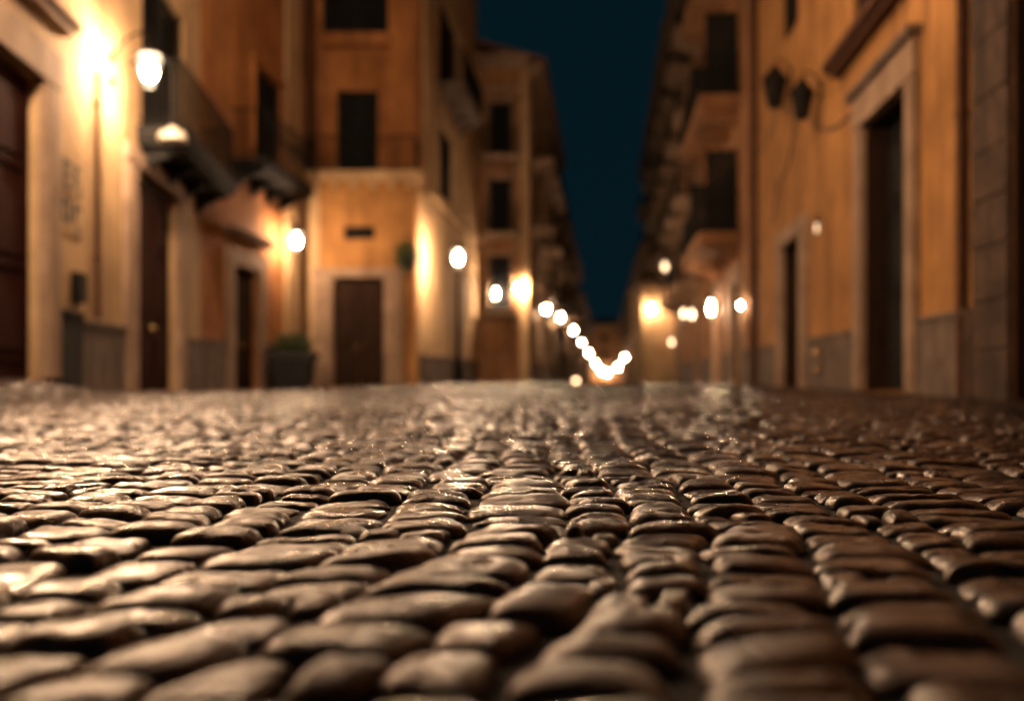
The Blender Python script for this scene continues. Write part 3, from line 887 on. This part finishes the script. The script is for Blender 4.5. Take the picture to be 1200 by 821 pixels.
# standing lamp at the corner house
def zg(x, y): return float(ground_z(np.array(x), np.array(y)))
px_, Yp = 537, 27.4
xp = (px_-CX)/F*Yp; zp = zpy(303, Yp)
pt = thing('lamp_post', (xp, Yp, zg(xp, Yp)), 'lit lamp on a dark post beside the bright side wall of the corner house', 'street lamp', 'lit street lanterns')
m = MB(); z0 = zg(xp, Yp)-.05
m.lathe((xp, Yp, z0), [(.20, 0), (.20, .12), (.15, .16), (.13, .45), (.16, .5), (.10, .56), (.075, .9), (.065, zp-z0-.38), (.09, zp-z0-.34), (.05, zp-z0-.30), (.05, zp-z0-.25)], 16)
m.build('post', M['iron'], pt, smooth=True)
lantern_parts(pt, (xp, Yp, zp), arm=False, mat='lamp_bright', k=.8)

# low bollard light down the street, added in place of a glint on the paving
Yb = 46.0; xb = (675-CX)/F*Yb; zb = zpy(446, Yb)
bo = thing('glint_bollard', (xb, Yb, zg(xb, Yb)), 'added low bollard light whose small glowing head stands for a glint on the roadway', 'bollard')
m = MB(); m.lathe((xb, Yb, zg(xb, Yb)-.03), [(.11, 0), (.11, .06), (.08, .1), (.075, zb-zg(xb, Yb)-.12), (.10, zb-zg(xb, Yb)-.1)], 14); m.build('post', M['iron'], bo, smooth=True)
m = MB(); m.lathe((xb, Yb, zb), [(.08, -.10), (.10, -.06), (.10, .06), (.07, .10)], 14); m.build('glint_head', M['lamp_dim'], bo, smooth=True)

# pendant with a wide enamel dish
PO = .62; sp = fA.at_px(202, PO); cp = Vector(fA.P(sp, PO, 0)); zc = zpy(158, cp.y)
pd = thing('pendant_lamp', fA.P(sp, 0, zc+1.1), 'unlit pendant lamp with a wide pale dish on a thin rod beside the largest lantern', 'lamp')
m = MB(); zt = zpy(72, cp.y)
m.tube([fA.P(sp, -.01, zt-.1), fA.P(sp, .2, zt+.06), fA.P(sp, PO-.22, zt+.10), fA.P(sp, PO-.06, zt+.02), fA.P(sp, PO, zt-.12), fA.P(sp, PO, zc+.10)], .016, 8)
m.build('rod', M['iron'], pd)
m = MB(); m.lathe((cp.x, cp.y, zc), [(.20, -.10), (.215, -.08), (.20, .0), (.14, .05), (.05, .08), (.03, .13)], 22); m.build('shade', M['enamel'], pd, smooth=True)

# two unlit lanterns on the ochre wall and their slack cables
def dark_lantern(px, py, k, label):
    s = fR.at_px(px, .30); p = fR.P(s, .30, 0); z = zpy(py, p[1])
    t = thing('unlit_lantern', fR.P(s, 0, z), label, 'lantern', 'unlit wall lanterns')
    m = MB()
    m.lathe((p[0], p[1], z), [(.05*k, -.30*k), (.12*k, -.26*k), (.20*k, .12*k), (.22*k, .16*k), (.08*k, .34*k), (.02*k, .42*k)], 8)
    m.build('lantern_body', M['iron'], t)
    m = MB(); m.tube([fR.P(s, -.01, z+.2*k), fR.P(s, .10, z+.46*k), fR.P(s, .26, z+.52*k), fR.P(s, .30, z+.40*k)], .018, 6)
    m.box(fR, s-.05, s+.05, -.01, .03, z+.05*k, z+.35*k)
    m.build('bracket', M['iron'], t)
dark_lantern(908, 106, 1.15, 'rounder unlit black lantern on the upper ochre wall, next to the downpipe')
dark_lantern(940, 120, .95, 'narrower unlit black lantern on the ochre wall, nearer the portal')
def cable(pts, label):
    m = MB(); P3 = []
    for (px, py, n) in pts:
        s = fR.at_px(px, n); q = fR.P(s, n, 0); P3.append(Vector((q[0], q[1], zpy(py, q[1]))))
    out = []
    for a, b in zip(P3, P3[1:]):
        for t in range(6):
            u = t/6; q = a.lerp(b, u); q.z -= .10*(a-b).length*u*(1-u)*2; out.append(tuple(q))
    out.append(tuple(P3[-1])); m.tube(out, .016, 6)
    o = m.build('cable', M['cable']); o['label'] = label; o['category'] = 'cable'; o['group'] = 'slack cables on the ochre wall'
cable([(886, 180, .03), (905, 150, .04), (912, 122, .12)], 'short slack cable from the downpipe up to the rounder unlit lantern')
cable([(915, 120, .12), (938, 128, .12), (962, 150, .03), (990, 140, .03), (1004, 122, .03)], 'long slack cable looping from the unlit lanterns to the portal frame')
cable([(932, 135, .06), (925, 190, .03), (912, 215, .03), (905, 262, .03)], 'cable dropping down the ochre wall to the narrow doorway')

# wall plate with two brass bell knobs
s = fR.at_px(966); p = fR.P(s, 0, .6)
bl = thing('bell_plate', p, 'wall plate with two brass knobs low on the ochre house wall', 'doorbell')
m = MB(); q = fR.Y(s); m.box(fR, s-.12, s+.12, -.01, .075, zpy(440, q)+.02, zpy(404, q)); m.build('plate', M['darkstone'], bl)
for py in (413, 433):
    m = MB(); c = fR.P(s, .115, zpy(py, q)); m.lathe((c[0], c[1], c[2]-.05), [(.015, 0), (.045, .015), (.055, .05), (.045, .085), (.015, .10)], 12); m.build('knob', M['brass'], bl, smooth=True)

# painted notices on the beige wall
def notice(px0, px1, py0, py1, rows, label):
    s0, s1 = fA.at_px(px0), fA.at_px(px1); Y = fA.Y((s0+s1)/2); z0, z1 = zpy(py1, Y), zpy(py0, Y)
    t = thing('wall_sign', fA.P((s0+s1)/2, 0, z0), label, 'sign', 'signs on the beige wall')
    m = MB(); m.box(fA, s0, s1, -.005, .015, z0, z1); m.build('sign_plate', M['beige'], t, bevel=.004)
    m = MB(); w = s1-s0; h = z1-z0
    for (a, b, c, d) in rows: m.box(fA, s0+w*a, s0+w*b, .012, .019, z0+h*c, z0+h*d)
    m.build('lettering', M['ink'], t)
notice(71, 95, 188, 228, [(.06, .2, .08, .92), (.2, .48, .76, .92), (.2, .44, .44, .58), (.2, .48, .08, .24), (.56, .70, .2, .92), (.70, .92, .76, .92), (.70, .88, .46, .6), (.82, .94, .05, .4)], 'upper of two weathered signs with dark lettering on the beige wall')
notice(68, 95, 232, 276, [(.04, .2, .3, .95), (.2, .5, .78, .95), (.36, .5, .45, .78), (.2, .5, .3, .44), (.6, .74, .4, .9), (.74, .95, .74, .9), (.7, .86, .02, .32)], 'lower of two weathered signs with dark lettering on the beige wall')

# planter with shrub
Yq = 23.6; xq = (344-CX)/F*Yq; zq = zg(xq, Yq)
pp = thing('planter', (xq, Yq, zq), 'large dark square planter holding a leafy shrub under the corner lantern', 'planter')
m = MB()
def sq(h, w): return [(xq-w, Yq-w, h), (xq+w, Yq-w, h), (xq+w, Yq+w, h), (xq-w, Yq+w, h)]
m.hexa(sq(zq-.03, .36)+sq(zq+.80, .46)); m.hexa(sq(zq+.803, .52)+sq(zq+.93, .52)); m.build('pot', M['pot'], pp, bevel=.015)
m = MB(); m.hexa(sq(zq+.931, .44)+sq(zq+.945, .44)); m.build('soil', M['soil'], pp)
def leaves(c, rx, rz, n, size, seed):
    r = random.Random(seed); m = MB()
    for _ in range(n):
        while True:
            d = Vector((r.uniform(-1, 1), r.uniform(-1, 1), r.uniform(-1, 1)))
            if .2 < d.length < 1: break
        q = Vector(c)+Vector((d.x*rx, d.y*rx, d.z*rz))*(1+.25*r.random())
        a = Vector((r.gauss(0, 1), r.gauss(0, 1), r.gauss(0, .6))).normalized(); b = a.cross(Vector((r.gauss(0, 1), r.gauss(0, 1), r.gauss(0, 1)))).normalized()
        L = size*r.uniform(.7, 1.3); W = L*.42
        m.quad(tuple(q), tuple(q+a*L*.5+b*W*.5), tuple(q+a*L), tuple(q+a*L*.5-b*W*.5))
    return m
leaves((xq, Yq, zq+1.12), .42, .26, 900, .11, 4).build('shrub', M['leaf'], pp)
m = MB()
for i in range(7):
    a = i*.9; m.tube([(xq+.05*math.cos(a), Yq+.05*math.sin(a), zq+.93), (xq+.3*math.cos(a), Yq+.3*math.sin(a), zq+1.25)], [.014, .005], 5)
m.build('stem', M['wood2'], pp)

# hanging basket at the corner
sb = wB-.22; cb = Vector(fBf.P(sb, .34, 0)); zb_ = zpy(300, cb.y)
hb = thing('hanging_basket', fBf.P(sb, 0, zb_), 'hanging basket of dark trailing leaves at the corner of the ochre corner house', 'plant')
m = MB(); m.lathe((cb.x, cb.y, zb_-.1), [(.06, -.22), (.16, -.14), (.22, 0), (.23, .03)], 14); m.build('basket', M['pot'], hb, smooth=True)
m = MB(); m.tube([fBf.P(sb, -.01, zb_+.55), fBf.P(sb, .2, zb_+.66), fBf.P(sb, .34, zb_+.6)], .016, 6)
for a in (0, 2.1, 4.2): m.tube([fBf.P(sb, .34, zb_+.6), (cb.x+.21*math.cos(a), cb.y+.21*math.sin(a), zb_-.08)], .006, 4)
m.build('bracket', M['iron'], hb)
leaves((cb.x, cb.y, zb_+.02), .27, .34, 700, .10, 9).build('foliage', M['leaf'], hb)

# ------------------------------------------------------------------ sky
w = bpy.data.worlds.new('World'); scene.world = w; w.use_nodes = True
nt = w.node_tree; bg = nt.nodes['Background']
tc = node(nt, 'ShaderNodeTexCoord'); sep = node(nt, 'ShaderNodeSeparateXYZ')
nt.links.new(tc.outputs['Generated'], sep.inputs['Vector'])
rp = node(nt, 'ShaderNodeValToRGB')
rp.color_ramp.elements[0].position = 0.0; rp.color_ramp.elements[0].color = (.0020, .0096, .0145, 1)
rp.color_ramp.elements[1].position = .55; rp.color_ramp.elements[1].color = (.0013, .0094, .0131, 1)
nt.links.new(sep.outputs['Z'], rp.inputs['Fac']); nt.links.new(rp.outputs['Color'], bg.inputs['Color'])
bg.inputs['Strength'].default_value = 1.0

# ------------------------------------------------------------------ camera
cam = bpy.data.cameras.new('camera'); co = bpy.data.objects.new('camera', cam); COL.objects.link(co)
co.location = (0, 0, H_CAM); co.rotation_euler = (math.radians(90), 0, 0)
cam.sensor_width = 36; cam.lens = F/1200*36
cam.shift_y = (HZ-410.5)/1200
cam.clip_start = .02; cam.clip_end = 6000
cam.dof.use_dof = True; cam.dof.focus_distance = 1.75; cam.dof.aperture_fstop = 1.7
scene.camera = co

scene.render.engine = 'CYCLES'
scene.cycles.use_adaptive_sampling = False
scene.cycles.use_denoising = True
scene.cycles.max_bounces = 6; scene.cycles.diffuse_bounces = 3; scene.cycles.glossy_bounces = 3
scene.cycles.sample_clamp_indirect = 4
scene.cycles.sample_clamp_direct = 600
scene.cycles.caustics_reflective = False; scene.cycles.caustics_refractive = False
scene.view_settings.view_transform = 'Standard'; scene.view_settings.look = 'None'
scene.view_settings.exposure = -0.15; scene.view_settings.gamma = 1
scene.view_settings.use_curve_mapping = False
